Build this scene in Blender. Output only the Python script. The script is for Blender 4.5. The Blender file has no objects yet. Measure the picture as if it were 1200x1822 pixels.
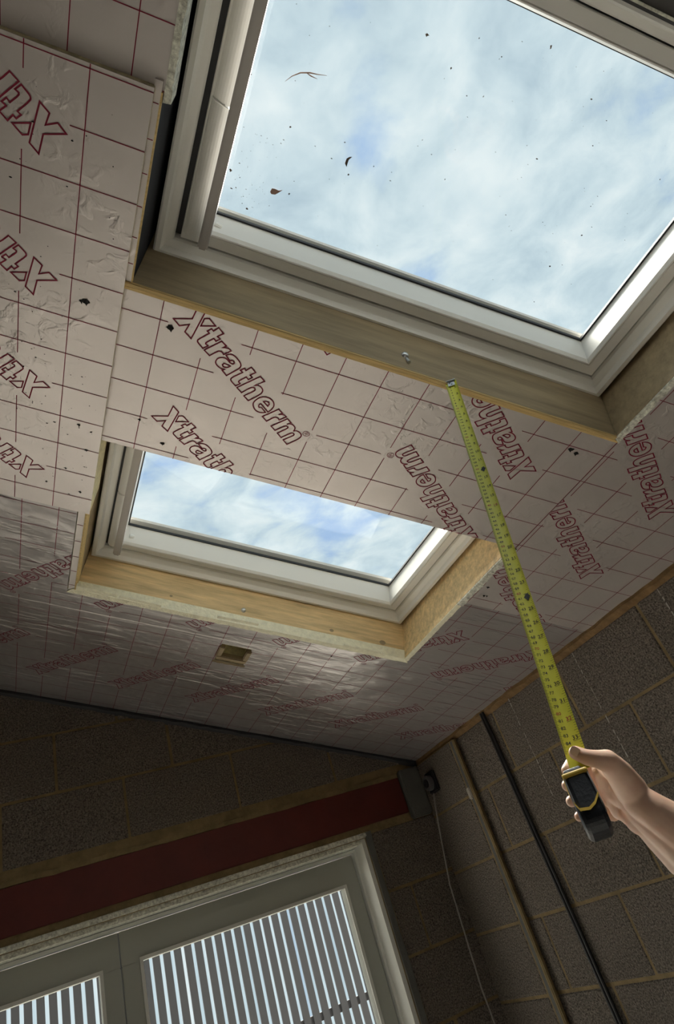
import bpy, bmesh, math, random
from mathutils import Vector, Matrix, Quaternion
random.seed(7)
R_ = random.random
def U_(a, b): return a + (b - a) * R_()
scene = bpy.context.scene
COL = scene.collection

# ------------------------------------------------------------------ camera, sky, sun, exposure
F = 1180.0
CAM = Vector((0, 0, 1.5))
# rows: world x, y, z in terms of camera right, down, forward
WM = Matrix(((0.888675, -0.011347, 0.458397), (-0.343286, 0.646293, 0.681513), (-0.303992, -0.763005, 0.570449)))
cd = bpy.data.cameras.new('camera'); cam = bpy.data.objects.new('camera', cd); COL.objects.link(cam)
cd.sensor_fit = 'HORIZONTAL'; cd.sensor_width = 36; cd.lens = 36 * F / 1200
cd.shift_y = -(911 - 800) / 1200
cd.clip_start = 0.02; cd.clip_end = 200
r0, r1, r2 = WM
m = Matrix(((r0[0], -r0[1], -r0[2]), (r1[0], -r1[1], -r1[2]), (r2[0], -r2[1], -r2[2])))
cam.matrix_world = Matrix.Translation(CAM) @ m.to_4x4()
scene.camera = cam

vs = scene.view_settings
vs.view_transform = 'Standard'; vs.look = 'None'; vs.gamma = 1; vs.use_curve_mapping = False
vs.exposure = 0.17

SUN = Vector((.265, .355, .89)).normalized()
sl = bpy.data.lights.new('sun', 'SUN'); sl.energy = 37; sl.angle = 0.85; sl.color = (1.0, .95, .87)
so = bpy.data.objects.new('sun', sl); COL.objects.link(so)
so.rotation_euler = SUN.to_track_quat('Z', 'Y').to_euler()

def build_world():
    w = bpy.data.worlds.new('sky'); scene.world = w; w.use_nodes = True
    nt = w.node_tree; nt.nodes.clear(); N = nt.nodes.new; L = nt.links.new
    out = N('ShaderNodeOutputWorld'); bg = N('ShaderNodeBackground'); L(bg.outputs[0], out.inputs[0])
    tc = N('ShaderNodeTexCoord')
    # project the direction onto a cloud layer overhead
    sep = N('ShaderNodeSeparateXYZ'); L(tc.outputs['Generated'], sep.inputs[0])
    mz = N('ShaderNodeMath'); mz.operation = 'MAXIMUM'; mz.inputs[1].default_value = 0.12; L(sep.outputs[2], mz.inputs[0])
    dx = N('ShaderNodeMath'); dx.operation = 'DIVIDE'; L(sep.outputs[0], dx.inputs[0]); L(mz.outputs[0], dx.inputs[1])
    dy = N('ShaderNodeMath'); dy.operation = 'DIVIDE'; L(sep.outputs[1], dy.inputs[0]); L(mz.outputs[0], dy.inputs[1])
    cmb = N('ShaderNodeCombineXYZ'); L(dx.outputs[0], cmb.inputs[0]); L(dy.outputs[0], cmb.inputs[1])
    def noise(scale, detail, rough, dist, off):
        mp = N('ShaderNodeMapping'); mp.inputs['Location'].default_value = off; L(cmb.outputs[0], mp.inputs[0])
        n = N('ShaderNodeTexNoise'); n.inputs['Scale'].default_value = scale; n.inputs['Detail'].default_value = detail
        n.inputs['Roughness'].default_value = rough; n.inputs['Distortion'].default_value = dist; L(mp.outputs[0], n.inputs['Vector'])
        return n.outputs['Fac']
    def ramp(src, pts):
        r = N('ShaderNodeValToRGB'); cr = r.color_ramp
        cr.elements[0].position = pts[0][0]; cr.elements[0].color = (*pts[0][1], 1)
        cr.elements[1].position = pts[-1][0]; cr.elements[1].color = (*pts[-1][1], 1)
        for p, c in pts[1:-1]:
            e = cr.elements.new(p); e.color = (*c, 1)
        L(src, r.inputs[0]); return r.outputs[0]
    puffs = noise(6.0, 9, .58, .35, (3.1, 1.7, 0))
    big = noise(1.9, 3, .5, .2, (0.35, 4.3, 0))
    cloud = ramp(puffs, [(.30, (.44, .55, .63)), (.45, (.56, .67, .73)), (.55, (.65, .745, .79)), (.70, (.78, .84, .86))])
    blue = ramp(puffs, [(.30, (.33, .48, .74)), (.60, (.52, .65, .80))])
    # thin places in the cloud layer where blue shows
    a = N('ShaderNodeMath'); a.operation = 'MULTIPLY_ADD'; a.inputs[1].default_value = .55; L(puffs, a.inputs[0])
    b = N('ShaderNodeMath'); b.operation = 'MULTIPLY'; b.inputs[1].default_value = .9; L(big, b.inputs[0]); L(b.outputs[0], a.inputs[2])
    last = a.outputs[0]
    for (cx, cy, rad, amt) in ((.57, .35, .08, .23), (.46, .28, .07, .12), (.56, .45, .07, .10), (.78, .62, .06, .07), (.88, 1.54, .22, .24), (.37, 1.22, .07, .13)):
        dn = N('ShaderNodeVectorMath'); dn.operation = 'DISTANCE'; L(cmb.outputs[0], dn.inputs[0]); dn.inputs[1].default_value = (cx, cy, 0)
        mr = N('ShaderNodeMapRange'); mr.interpolation_type = 'SMOOTHERSTEP'
        mr.inputs['From Min'].default_value = 0; mr.inputs['From Max'].default_value = rad * 2
        mr.inputs['To Min'].default_value = amt; mr.inputs['To Max'].default_value = 0
        L(dn.outputs['Value'], mr.inputs['Value'])
        s = N('ShaderNodeMath'); s.operation = 'SUBTRACT'; L(last, s.inputs[0]); L(mr.outputs[0], s.inputs[1]); last = s.outputs[0]
    mask = N('ShaderNodeMapRange'); mask.interpolation_type = 'SMOOTHSTEP'
    mask.inputs['From Min'].default_value = .42; mask.inputs['From Max'].default_value = .66
    L(last, mask.inputs['Value'])
    mix = N('ShaderNodeMix'); mix.data_type = 'RGBA'; L(mask.outputs[0], mix.inputs['Factor'])
    L(blue, mix.inputs[6]); L(cloud, mix.inputs[7])
    L(mix.outputs[2], bg.inputs[0]); bg.inputs[1].default_value = 1.0
build_world()

# ------------------------------------------------------------------ roof plane frame: u down the slope, v towards the far gable, n up through the roof
O = Vector((0.31173, 0.900711, 2.616663))
UX = Vector((0.9335804, 0, -0.3583679)); VX = Vector((0, 1, 0)); NX = Vector((0.3583679, 0, 0.9335804))
ROOF = Matrix(((UX[0], VX[0], NX[0], O[0]), (UX[1], VX[1], NX[1], O[1]), (UX[2], VX[2], NX[2], O[2]), (0, 0, 0, 1)))
def cw(a, b, c=0.0): return O + UX * a + VX * b + NX * c
def at(x, y, depth):                     # a point seen at pixel x, y at a given depth in metres
    return CAM + WM @ Vector(((x - 600) / F * depth, (y - 800) / F * depth, depth))
def at_gable(x, z, d=0.0): return Vector((x, YG + d, z))
XR, YG, FLOOR = 1.782, 3.0007, -0.28
def roof_z(x, n=0.0):                    # height of the board underside over world x
    return O[2] + (x - O[0]) * (UX[2] / UX[0]) + n / NX[2]

# ------------------------------------------------------------------ materials
MATS = {}
def mat(name, color, rough=.6, metal=0.0, bump=0.0, bscale=40, bstretch=(1, 1, 1), var=0.0, vscale=8, spec=.5, var2=None, coords='Object', detail=5):
    m = bpy.data.materials.new(name); m.use_nodes = True; nt = m.node_tree
    p = nt.nodes['Principled BSDF']; N = nt.nodes.new; L = nt.links.new
    p.inputs['Base Color'].default_value = (*color, 1); p.inputs['Roughness'].default_value = rough
    p.inputs['Metallic'].default_value = metal; p.inputs['Specular IOR Level'].default_value = spec
    if bump or var:
        tc = N('ShaderNodeTexCoord'); mp = N('ShaderNodeMapping'); L(tc.outputs[coords], mp.inputs[0]); mp.inputs['Scale'].default_value = bstretch
    if var:
        n = N('ShaderNodeTexNoise'); n.inputs['Scale'].default_value = vscale; n.inputs['Detail'].default_value = 6; n.inputs['Roughness'].default_value = .65
        L(mp.outputs[0], n.inputs['Vector'])
        r = N('ShaderNodeValToRGB'); r.color_ramp.elements[0].position = .3; r.color_ramp.elements[1].position = .7
        lo = var2 or tuple(c * (1 - var) for c in color)
        r.color_ramp.elements[0].color = (*lo, 1); r.color_ramp.elements[1].color = (*[min(1, c * (1 + var * .6)) for c in color], 1)
        L(n.outputs['Fac'], r.inputs[0]); L(r.outputs[0], p.inputs['Base Color'])
    if bump:
        n = N('ShaderNodeTexNoise'); n.inputs['Scale'].default_value = bscale; n.inputs['Detail'].default_value = detail
        L(mp.outputs[0], n.inputs['Vector'])
        b = N('ShaderNodeBump'); b.inputs['Strength'].default_value = bump; b.inputs['Distance'].default_value = .004
        L(n.outputs['Fac'], b.inputs['Height']); L(b.outputs[0], p.inputs['Normal'])
    MATS[name] = m; return m

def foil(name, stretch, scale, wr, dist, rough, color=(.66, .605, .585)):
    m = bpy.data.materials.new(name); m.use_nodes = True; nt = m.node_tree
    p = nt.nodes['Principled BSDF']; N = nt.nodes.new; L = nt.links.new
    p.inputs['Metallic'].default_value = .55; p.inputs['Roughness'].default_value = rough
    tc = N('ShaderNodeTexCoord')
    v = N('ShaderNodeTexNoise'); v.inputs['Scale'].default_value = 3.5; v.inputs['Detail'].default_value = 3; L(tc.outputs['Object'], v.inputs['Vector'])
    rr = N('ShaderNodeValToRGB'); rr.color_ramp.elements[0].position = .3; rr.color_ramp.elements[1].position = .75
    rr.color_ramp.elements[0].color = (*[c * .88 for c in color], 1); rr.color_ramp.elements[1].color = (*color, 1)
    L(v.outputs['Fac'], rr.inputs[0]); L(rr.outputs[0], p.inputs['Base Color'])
    mp = N('ShaderNodeMapping'); mp.inputs['Scale'].default_value = stretch; L(tc.outputs['Object'], mp.inputs[0])
    n1 = N('ShaderNodeTexNoise'); n1.inputs['Scale'].default_value = scale; n1.inputs['Detail'].default_value = 4; n1.inputs['Roughness'].default_value = .5
    n1.inputs['Distortion'].default_value = .6; L(mp.outputs[0], n1.inputs['Vector'])
    cr = N('ShaderNodeValToRGB'); cr.color_ramp.elements[0].position = .52; cr.color_ramp.elements[1].position = .72; L(n1.outputs['Fac'], cr.inputs[0])
    # wrinkled only in patches
    n2 = N('ShaderNodeTexNoise'); n2.inputs['Scale'].default_value = 2.6; n2.inputs['Detail'].default_value = 1; L(tc.outputs['Object'], n2.inputs['Vector'])
    c2 = N('ShaderNodeMapRange'); c2.inputs['From Min'].default_value = .45; c2.inputs['From Max'].default_value = .65; L(n2.outputs['Fac'], c2.inputs['Value'])
    c2.inputs['To Min'].default_value = .12
    mu = N('ShaderNodeMath'); mu.operation = 'MULTIPLY'; L(cr.outputs[0], mu.inputs[0]); L(c2.outputs[0], mu.inputs[1])
    n3 = N('ShaderNodeTexNoise'); n3.inputs['Scale'].default_value = 9; n3.inputs['Detail'].default_value = 2; L(tc.outputs['Object'], n3.inputs['Vector'])
    ad = N('ShaderNodeMath'); ad.operation = 'MULTIPLY_ADD'; ad.inputs[1].default_value = 1.2; L(n3.outputs['Fac'], ad.inputs[0]); L(mu.outputs[0], ad.inputs[2])
    b = N('ShaderNodeBump'); b.inputs['Strength'].default_value = wr; b.inputs['Distance'].default_value = dist
    L(ad.outputs[0], b.inputs['Height']); L(b.outputs[0], p.inputs['Normal'])
    MATS[name] = m; return m

foil('foil', (1, 1, 1), 30, .38, .0035, .42)
foil('foil_lower', (.35, 2.6, 1), 17, 1.0, .006, .33, (.50, .47, .465))  # base colour lowered to carry the weaker light towards the gable
mat('red_print', (.21, .018, .04), .6, spec=.15)
mat('foam', (.74, .68, .44), .9, bump=.8, bscale=160, var=.3, vscale=60)
mat('foam_pale', (.90, .86, .66), .9, bump=.8, bscale=120, var=.14, vscale=50)
mat('foam_torn', (.80, .78, .66), .95, bump=1.2, bscale=110, var=.55, vscale=95)
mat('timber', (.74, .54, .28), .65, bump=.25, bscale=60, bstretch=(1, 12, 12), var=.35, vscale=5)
mat('timber_dim', (.33, .25, .145), .7, bump=.2, bscale=50, bstretch=(1, 10, 10), var=.3, vscale=4)  # darker timber copy; dim light on the near lining is in its colour
mat('ply_edge', (.66, .47, .20), .7, bump=.25, bscale=80, bstretch=(1, 14, 14), var=.3, vscale=10)
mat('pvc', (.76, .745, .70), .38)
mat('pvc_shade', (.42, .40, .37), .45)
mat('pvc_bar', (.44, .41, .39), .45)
mat('pvc_white', (.78, .78, .74), .35)
mat('gasket', (.012, .012, .014), .6)
mat('membrane', (.01, .011, .018), .8)
mat('steel', (.55, .56, .57), .3, metal=.9)
mat('galv', (.45, .46, .46), .4, metal=.8)
mat('mortar', (.26, .19, .095), .95, bump=1.0, bscale=90, var=.35, vscale=14)
mat('mortar_edge', (.22, .13, .055), .95, bump=1.0, bscale=80, var=.4, vscale=20)
mat('red_oxide', (.115, .016, .012), .6, bump=.2, bscale=60, var=.25, vscale=6)
mat('concrete', (.13, .13, .12), .9, bump=.6, bscale=80, var=.2)
mat('added_soil', (.045, .035, .026), .95, bump=1, bscale=30, var=.4)  # for the strip added outside to weaken light bounced onto the ceiling
mat('underlay', (.10, .095, .095), .8, bump=.3, bscale=30, var=.15)
mat('paving', (.5, .47, .43), .85, bump=.3, bscale=20, var=.15, vscale=3)
mat('screed', (.36, .34, .31), .85, bump=.3, bscale=30, var=.15, vscale=3)
mat('black_plastic', (.015, .015, .017), .45)
mat('grey_plastic', (.10, .10, .105), .5)
mat('cable_grey', (.32, .30, .27), .5)
mat('chalk', (.46, .43, .38), .95, bump=1, bscale=200)
mat('door_paint', (.40, .41, .37), .45)
mat('door_white', (.72, .72, .68), .5)
mat('slate', (.05, .05, .055), .8)
mat('tape_yellow', (.74, .72, .06), .4)
mat('tape_black', (.01, .01, .008), .5)
mat('tape_red', (.40, .03, .02), .5)
mat('rubber', (.012, .015, .022), .42, bump=.15, bscale=300)
mat('case_yellow', (.62, .42, .06), .45)
mat('dark_hole', (.01, .009, .008), .95)
mat('leaf', (.10, .075, .055), .8)
mat('leaf_pink', (.32, .20, .15), .8)
mat('sleeve', (.05, .055, .07), .9, bump=.5, bscale=200)
mat('nail', (.88, .66, .56), .5)

def block_mat():
    m = mat('block', (.155, .135, .115), .95); nt = m.node_tree; p = nt.nodes['Principled BSDF']; N = nt.nodes.new; L = nt.links.new
    tc = N('ShaderNodeTexCoord')
    v = N('ShaderNodeTexVoronoi'); v.inputs['Scale'].default_value = 150; L(tc.outputs['Object'], v.inputs['Vector'])
    n = N('ShaderNodeTexNoise'); n.inputs['Scale'].default_value = 175; n.inputs['Detail'].default_value = 5; n.inputs['Roughness'].default_value = .8; L(tc.outputs['Object'], n.inputs['Vector'])
    n2 = N('ShaderNodeTexNoise'); n2.inputs['Scale'].default_value = 3; n2.inputs['Detail'].default_value = 3; L(tc.outputs['Object'], n2.inputs['Vector'])
    r = N('ShaderNodeValToRGB'); e = r.color_ramp.elements
    e[0].position = .36; e[0].color = (.022, .018, .015, 1); e[1].position = .72; e[1].color = (.46, .41, .355, 1)
    k = r.color_ramp.elements.new(.47); k.color = (.175, .152, .128, 1)
    L(n.outputs['Fac'], r.inputs[0])
    mx = N('ShaderNodeMix'); mx.data_type = 'RGBA'; mx.blend_type = 'MULTIPLY'; mx.inputs['Factor'].default_value = .6
    r2 = N('ShaderNodeValToRGB'); r2.color_ramp.elements[0].color = (.75, .70, .62, 1); r2.color_ramp.elements[1].color = (1.15, 1.1, 1.1, 1)
    L(n2.outputs['Fac'], r2.inputs[0]); L(r.outputs[0], mx.inputs[6]); L(r2.outputs[0], mx.inputs[7]); L(mx.outputs[2], p.inputs['Base Color'])
    b = N('ShaderNodeBump'); b.inputs['Strength'].default_value = 1.0; b.inputs['Distance'].default_value = .006
    ad = N('ShaderNodeMath'); L(v.outputs['Distance'], ad.inputs[0]); L(n.outputs['Fac'], ad.inputs[1]); L(ad.outputs[0], b.inputs['Height']); L(b.outputs[0], p.inputs['Normal'])
block_mat()

def skin_mat():
    m = mat('skin', (.52, .30, .20), .5); nt = m.node_tree; p = nt.nodes['Principled BSDF']; N = nt.nodes.new; L = nt.links.new
    p.inputs['Subsurface Weight'].default_value = .12; p.inputs['Subsurface Radius'].default_value = (.02, .008, .004)
    tc = N('ShaderNodeTexCoord'); n = N('ShaderNodeTexNoise'); n.inputs['Scale'].default_value = 22; n.inputs['Detail'].default_value = 5; L(tc.outputs['Object'], n.inputs['Vector'])
    r = N('ShaderNodeValToRGB'); r.color_ramp.elements[0].position = .3; r.color_ramp.elements[1].position = .7
    r.color_ramp.elements[0].color = (.70, .42, .30, 1); r.color_ramp.elements[1].color = (.86, .61, .47, 1)
    L(n.outputs['Fac'], r.inputs[0]); L(r.outputs[0], p.inputs['Base Color'])
    n2 = N('ShaderNodeTexNoise'); n2.inputs['Scale'].default_value = 130; n2.inputs['Detail'].default_value = 4; L(tc.outputs['Object'], n2.inputs['Vector'])
    b = N('ShaderNodeBump'); b.inputs['Strength'].default_value = .25; b.inputs['Distance'].default_value = .001; L(n2.outputs['Fac'], b.inputs['Height']); L(b.outputs[0], p.inputs['Normal'])
skin_mat()

def glass_mat():
    m = bpy.data.materials.new('glass'); m.use_nodes = True; nt = m.node_tree; nt.nodes.clear(); N = nt.nodes.new; L = nt.links.new
    o = N('ShaderNodeOutputMaterial'); t = N('ShaderNodeBsdfTransparent'); t.inputs[0].default_value = (.965, .985, .98, 1)
    g = N('ShaderNodeBsdfGlossy'); g.inputs['Roughness'].default_value = .02
    lw = N('ShaderNodeLayerWeight'); lw.inputs[0].default_value = .5
    pw = N('ShaderNodeMath'); pw.operation = 'POWER'; pw.inputs[1].default_value = 5; L(lw.outputs['Facing'], pw.inputs[0])
    f = N('ShaderNodeMath'); f.operation = 'MULTIPLY_ADD'; f.inputs[1].default_value = .4; f.inputs[2].default_value = .018; L(pw.outputs[0], f.inputs[0])
    mx = N('ShaderNodeMixShader'); L(f.outputs[0], mx.inputs[0]); L(t.outputs[0], mx.inputs[1]); L(g.outputs[0], mx.inputs[2]); L(mx.outputs[0], o.inputs[0])
    MATS['glass'] = m
glass_mat()

# ------------------------------------------------------------------ mesh helpers
class MB:
    def __init__(s): s.v = []; s.f = []
    def add(s, vs, fs):
        o = len(s.v); s.v += [tuple(p) for p in vs]; s.f += [tuple(i + o for i in f) for f in fs]
    def box(s, x0, x1, y0, y1, z0, z1):
        s.add([(x0, y0, z0), (x1, y0, z0), (x1, y1, z0), (x0, y1, z0), (x0, y0, z1), (x1, y0, z1), (x1, y1, z1), (x0, y1, z1)],
              [(0, 3, 2, 1), (4, 5, 6, 7), (0, 1, 5, 4), (1, 2, 6, 5), (2, 3, 7, 6), (3, 0, 4, 7)])
    def ring(s, prof, u0, u1, v0, v1, closed=True):      # sweep a (inset, height) profile round a rectangle, mitred
        n = len(prof); vs = []
        for (d, h) in prof:
            vs += [(u0 + d, v0 + d, h), (u1 - d, v0 + d, h), (u1 - d, v1 - d, h), (u0 + d, v1 - d, h)]
        fs = []
        for i in range(n if closed else n - 1):
            j = (i + 1) % n
            for k in range(4):
                l = (k + 1) % 4
                fs.append((i * 4 + k, i * 4 + l, j * 4 + l, j * 4 + k))
        s.add(vs, fs)
    def tube(s, pts, r, seg=10, caps=True):
        pts = [Vector(p) for p in pts]; rs = r if isinstance(r, (list, tuple)) else [r] * len(pts)
        vs = []; prev = None
        for i, p in enumerate(pts):
            t = (pts[min(i + 1, len(pts) - 1)] - pts[max(i - 1, 0)]).normalized()
            if prev is None:
                a = t.orthogonal().normalized()
            else:
                a = (prev - t * prev.dot(t)).normalized()
            prev = a; b = t.cross(a)
            for k in range(seg):
                an = 2 * math.pi * k / seg
                vs.append(p + (a * math.cos(an) + b * math.sin(an)) * rs[i])
        fs = [(i * seg + k, i * seg + (k + 1) % seg, (i + 1) * seg + (k + 1) % seg, (i + 1) * seg + k) for i in range(len(pts) - 1) for k in range(seg)]
        if caps: fs += [tuple(range(seg))[::-1], tuple((len(pts) - 1) * seg + k for k in range(seg))]
        s.add(vs, fs)
    def mesh(s, name, m, bevel=0.0, smooth=False, jitter=0.0):
        me = bpy.data.meshes.new(name); me.from_pydata(s.v, [], s.f)
        bm = bmesh.new(); bm.from_mesh(me)
        bmesh.ops.recalc_face_normals(bm, faces=bm.faces)
        if bevel: bmesh.ops.bevel(bm, geom=list(bm.edges), offset=bevel, segments=2, affect='EDGES', clamp_overlap=True)
        bm.to_mesh(me); bm.free()
        if smooth:
            for p in me.polygons: p.use_smooth = True
        me.materials.append(MATS[m]); return me
    def obj(s, name, m, parent=None, bevel=0.0, smooth=False, mtx=None):
        o = bpy.data.objects.new(name, s.mesh(name, m, bevel, smooth)); COL.objects.link(o)
        if parent is not None: o.parent = parent
        if mtx is not None: o.matrix_local = mtx
        return o

def empty(name, mtx=None, label=None, cat=None, group=None, kind=None, parent=None):
    o = bpy.data.objects.new(name, None); COL.objects.link(o); o.empty_display_size = .05
    if mtx is not None: o.matrix_world = mtx
    tag(o, label, cat, group, kind); return o
def tag(o, label=None, cat=None, group=None, kind=None):
    if label: o['label'] = label
    if cat: o['category'] = cat
    if group: o['group'] = group
    if kind: o['kind'] = kind
    return o

# ------------------------------------------------------------------ the room shell
W1 = dict(u0=-.058, u1=1.075, v0=-.806, v1=-.062)
W2 = dict(u0=-.079, u1=1.075, v0=.425, v1=1.166)
OP1 = (-.066, 1.085, -.806, -.070)       # clear openings inside the linings
OP2 = (-.088, 1.085, .420, 1.168)

ceil_root = empty('ceiling', ROOF, 'pitched ceiling of printed foil insulation boards around two roof windows', kind='structure')
def rects_minus(outer, holes):
    us = sorted({outer[0], outer[1], *[h[0] for h in holes], *[h[1] for h in holes]})
    vs_ = sorted({outer[2], outer[3], *[h[2] for h in holes], *[h[3] for h in holes]})
    res = []
    for i in range(len(us) - 1):
        for j in range(len(vs_) - 1):
            cu, cv_ = (us[i] + us[i + 1]) / 2, (vs_[j] + vs_[j + 1]) / 2
            if not (outer[0] < cu < outer[1] and outer[2] < cv_ < outer[3]): continue
            if any(h[0] < cu < h[1] and h[2] < cv_ < h[3] for h in holes): continue
            res.append((us[i], us[i + 1], vs_[j], vs_[j + 1]))
    return res
deck = MB()
for r in rects_minus((-2.9, 1.75, -3.75, 2.30), [(-.10, 1.09, -.815, -.055), (-.10, 1.09, .415, 1.175)]):
    deck.box(*r, .102, .24)
deck.obj('roof_deck', 'membrane', ceil_root)

# printed lettering: outlines of "Xtratherm" (x along the baseline, y up, tenths of a millimetre)
GLYPHS = [[[668,637],[840,636],[837,469],[921,484],[919,366],[843,373],[844,155],[872,127],[938,140],[935,-5],[777,-1],[727,12],[697,51],[686,375],[618,366],[617,486],[684,484]],[[987,-6],[980,478],[1137,486],[1128,384],[1167,457],[1221,497],[1288,499],[1289,297],[1229,308],[1179,288],[1154,238],[1163,4]],[[1332,328],[1341,407],[1386,466],[1474,493],[1619,491],[1705,464],[1754,416],[1775,342],[1797,-12],[1630,-2],[1640,62],[1590,11],[1514,-14],[1425,-16],[1362,15],[1323,80],[1315,150],[1341,223],[1386,270],[1446,283],[1568,285],[1605,316],[1596,362],[1547,382],[1505,355],[1502,311]],[[1507,97],[1491,156],[1523,179],[1624,226],[1623,162],[1607,116],[1559,81]],[[1874,627],[2046,627],[2042,468],[2130,476],[2130,359],[2049,364],[2057,158],[2080,123],[2139,128],[2144,-9],[2006,-13],[1938,2],[1903,57],[1900,371],[1824,357],[1827,476],[1891,464]],[[2200,-12],[2186,657],[2354,657],[2347,381],[2371,447],[2432,486],[2531,483],[2592,435],[2633,322],[2652,-14],[2480,-18],[2478,264],[2455,328],[2404,341],[2365,309],[2353,247],[2375,-8]],[[3170,190],[3153,302],[3087,414],[3010,472],[2913,492],[2816,464],[2745,407],[2709,327],[2704,211],[2739,93],[2796,17],[2893,-28],[2987,-41],[3062,-12],[3125,52],[3156,132],[2981,139],[2946,88],[2898,108],[2870,149],[2876,191]],[[2850,283],[2867,344],[2917,376],[2976,363],[3013,290]],[[3228,-12],[3217,466],[3380,471],[3359,365],[3389,438],[3437,481],[3512,491],[3513,282],[3449,292],[3394,254],[3384,187],[3401,-8]],[[3588,-6],[3576,482],[3734,481],[3718,370],[3759,465],[3838,495],[3927,478],[3986,393],[4011,452],[4078,491],[4169,493],[4237,451],[4277,336],[4298,-9],[4123,-5],[4118,295],[4088,342],[4040,337],[4013,287],[4030,-6],[3859,-2],[3846,294],[3810,344],[3761,328],[3742,267],[3753,0]],[[608,-64],[403,-69],[304,133],[225,-70],[24,-65],[218,282],[26,606],[236,599]],[[603,602],[448,326],[340,511],[387,604]]]
def arc(cx, cy, r, n, a0=0, a1=360): return [(cx + r * math.cos(math.radians(a0 + (a1 - a0) * i / n)), cy + r * math.sin(math.radians(a0 + (a1 - a0) * i / n))) for i in range(n + (a1 - a0 < 360))]
def ribbon(pts, w, closed=True):
    n = len(pts); P = [Vector(p) for p in pts]; L_, R2 = [], []
    for i in range(n):
        if closed or 0 < i < n - 1:
            a = (P[i] - P[i - 1]).normalized(); b = (P[(i + 1) % n] - P[i]).normalized()
        elif i == 0: a = b = (P[1] - P[0]).normalized()
        else: a = b = (P[i] - P[i - 1]).normalized()
        t = a + b
        if t.length < .3: t = b
        t.normalize(); nn = Vector((-t[1], t[0])); k = min(2.2, 1 / max(.3, nn.dot(Vector((-b[1], b[0])))))
        L_.append(P[i] + nn * w / 2 * k); R2.append(P[i] - nn * w / 2 * k)
    return [(L_[i], L_[(i + 1) % n], R2[(i + 1) % n], R2[i]) for i in range(n if closed else n - 1)]
def smooth_poly(pts, n=1):
    # round only the shallow corners so the curved strokes read as curves
    for _ in range(n):
        out = []; k = len(pts)
        for i in range(k):
            p0, p1, p2 = Vector(pts[i - 1]), Vector(pts[i]), Vector(pts[(i + 1) % k])
            a = (p1 - p0); b = (p2 - p1)
            ang = a.angle(b) if a.length > 1e-9 and b.length > 1e-9 else 0
            if ang < math.radians(50):
                out += [tuple(p1 - a * .25), tuple(p1 + b * .25)]
            else: out.append(tuple(p1))
        pts = out
    return pts
WORD = []
for g in GLYPHS:
    WORD += ribbon(smooth_poly([(x * 1e-4, y * 1e-4) for x, y in g]), .0030)
WORD += ribbon(arc(.4212, .0612, .0085, 14), .0013)
WORD += ribbon([(.4180, .0565), (.4180, .066), (.423, .066), (.4245, .0638), (.423, .0615), (.4182, .0615)], .0012, False) + ribbon([(.4212, .0615), (.4245, .0565)], .0012, False)
def word_quads(ox, oy, deg):             # deg: reading direction in the u, v plane
    a = math.radians(deg); d = Vector((math.cos(a), math.sin(a))); up = Vector((d[1], -d[0])); o = Vector((ox, oy))
    return [[o + d * p[0] + up * p[1] for p in q] for q in WORD], (o, d, up)
def clip_rect(poly, r):
    for axis, lim, sgn in ((0, r[0], 1), (0, r[1], -1), (1, r[2], 1), (1, r[3], -1)):
        out = []
        for i in range(len(poly)):
            a, b = poly[i - 1], poly[i]
            ia, ib = (a[axis] - lim) * sgn >= 0, (b[axis] - lim) * sgn >= 0
            if ia != ib:
                t = (lim - a[axis]) / (b[axis] - a[axis]); out.append(a + (b - a) * t)
            if ib: out.append(b)
        poly = out
        if len(poly) < 3: return []
    return poly
def seg_in_word(p, q, w):                # interval of the segment inside the blank patch left round a word
    o, d, up = w; t0, t1 = 0.0, 1.0
    for ax, lo, hi in ((d, -.010, .445), (up, -.022, .080)):
        a = (p - o).dot(ax); b = (q - p).dot(ax)
        if abs(b) < 1e-9:
            if a < lo or a > hi: return None
            continue
        s0, s1 = (lo - a) / b, (hi - a) / b
        if s0 > s1: s0, s1 = s1, s0
        t0, t1 = max(t0, s0), min(t1, s1)
        if t0 >= t1: return None
    return t0, t1
def print_board(board, rects, n, gu, gv, words, outer, skew=0.0):
    g = MB(); l = MB(); z = n - .0007
    lines = []
    k = math.floor((outer[0] - gu) / .1) + 1
    while gu + k * .1 < outer[1]: x = gu + k * .1; lines.append((Vector((x, outer[2])), Vector((x, outer[3])))); k += 1
    k = math.floor((outer[2] - gv) / .1) + 1
    while gv + k * .1 < outer[3]: y = gv + k * .1; lines.append((Vector((outer[0], y)), Vector((outer[1], y)))); k += 1
    ws = [word_quads(*w) for w in words]
    for p, q in lines:
        cuts = sorted(c for c in (seg_in_word(p, q, w[1]) for w in ws) if c)
        t = 0.0; keep = []
        for a, b in cuts:
            if a > t: keep.append((t, a))
            t = max(t, b)
        if t < 1: keep.append((t, 1))
        for a, b in keep:
            for quad in ribbon([tuple(p + (q - p) * a), tuple(p + (q - p) * b)], .0018, False):
                for r in rects:
                    c = clip_rect([Vector(x) for x in quad], r)
                    if c: g.add([(x[0], x[1], z) for x in c], [tuple(range(len(c)))])
    def flatmesh(mb, name):
        if not mb.f: return
        me = bpy.data.meshes.new(name); me.from_pydata(mb.v, [], mb.f); me.materials.append(MATS['red_print'])
        o = bpy.data.objects.new(name, me); COL.objects.link(o); o.parent = board
    flatmesh(g, 'printed_grid')
    for quads, _ in ws:
        l = MB()
        for quad in quads:
            for r in rects:
                c = clip_rect(quad, r)
                if c: l.add([(x[0], x[1], z - .0002) for x in c], [tuple(range(len(c)))])
        flatmesh(l, 'printed_word')
def ragged(mb, rects, n0, n1): 
    for r in rects: mb.box(*r, n0, n1)
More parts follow.
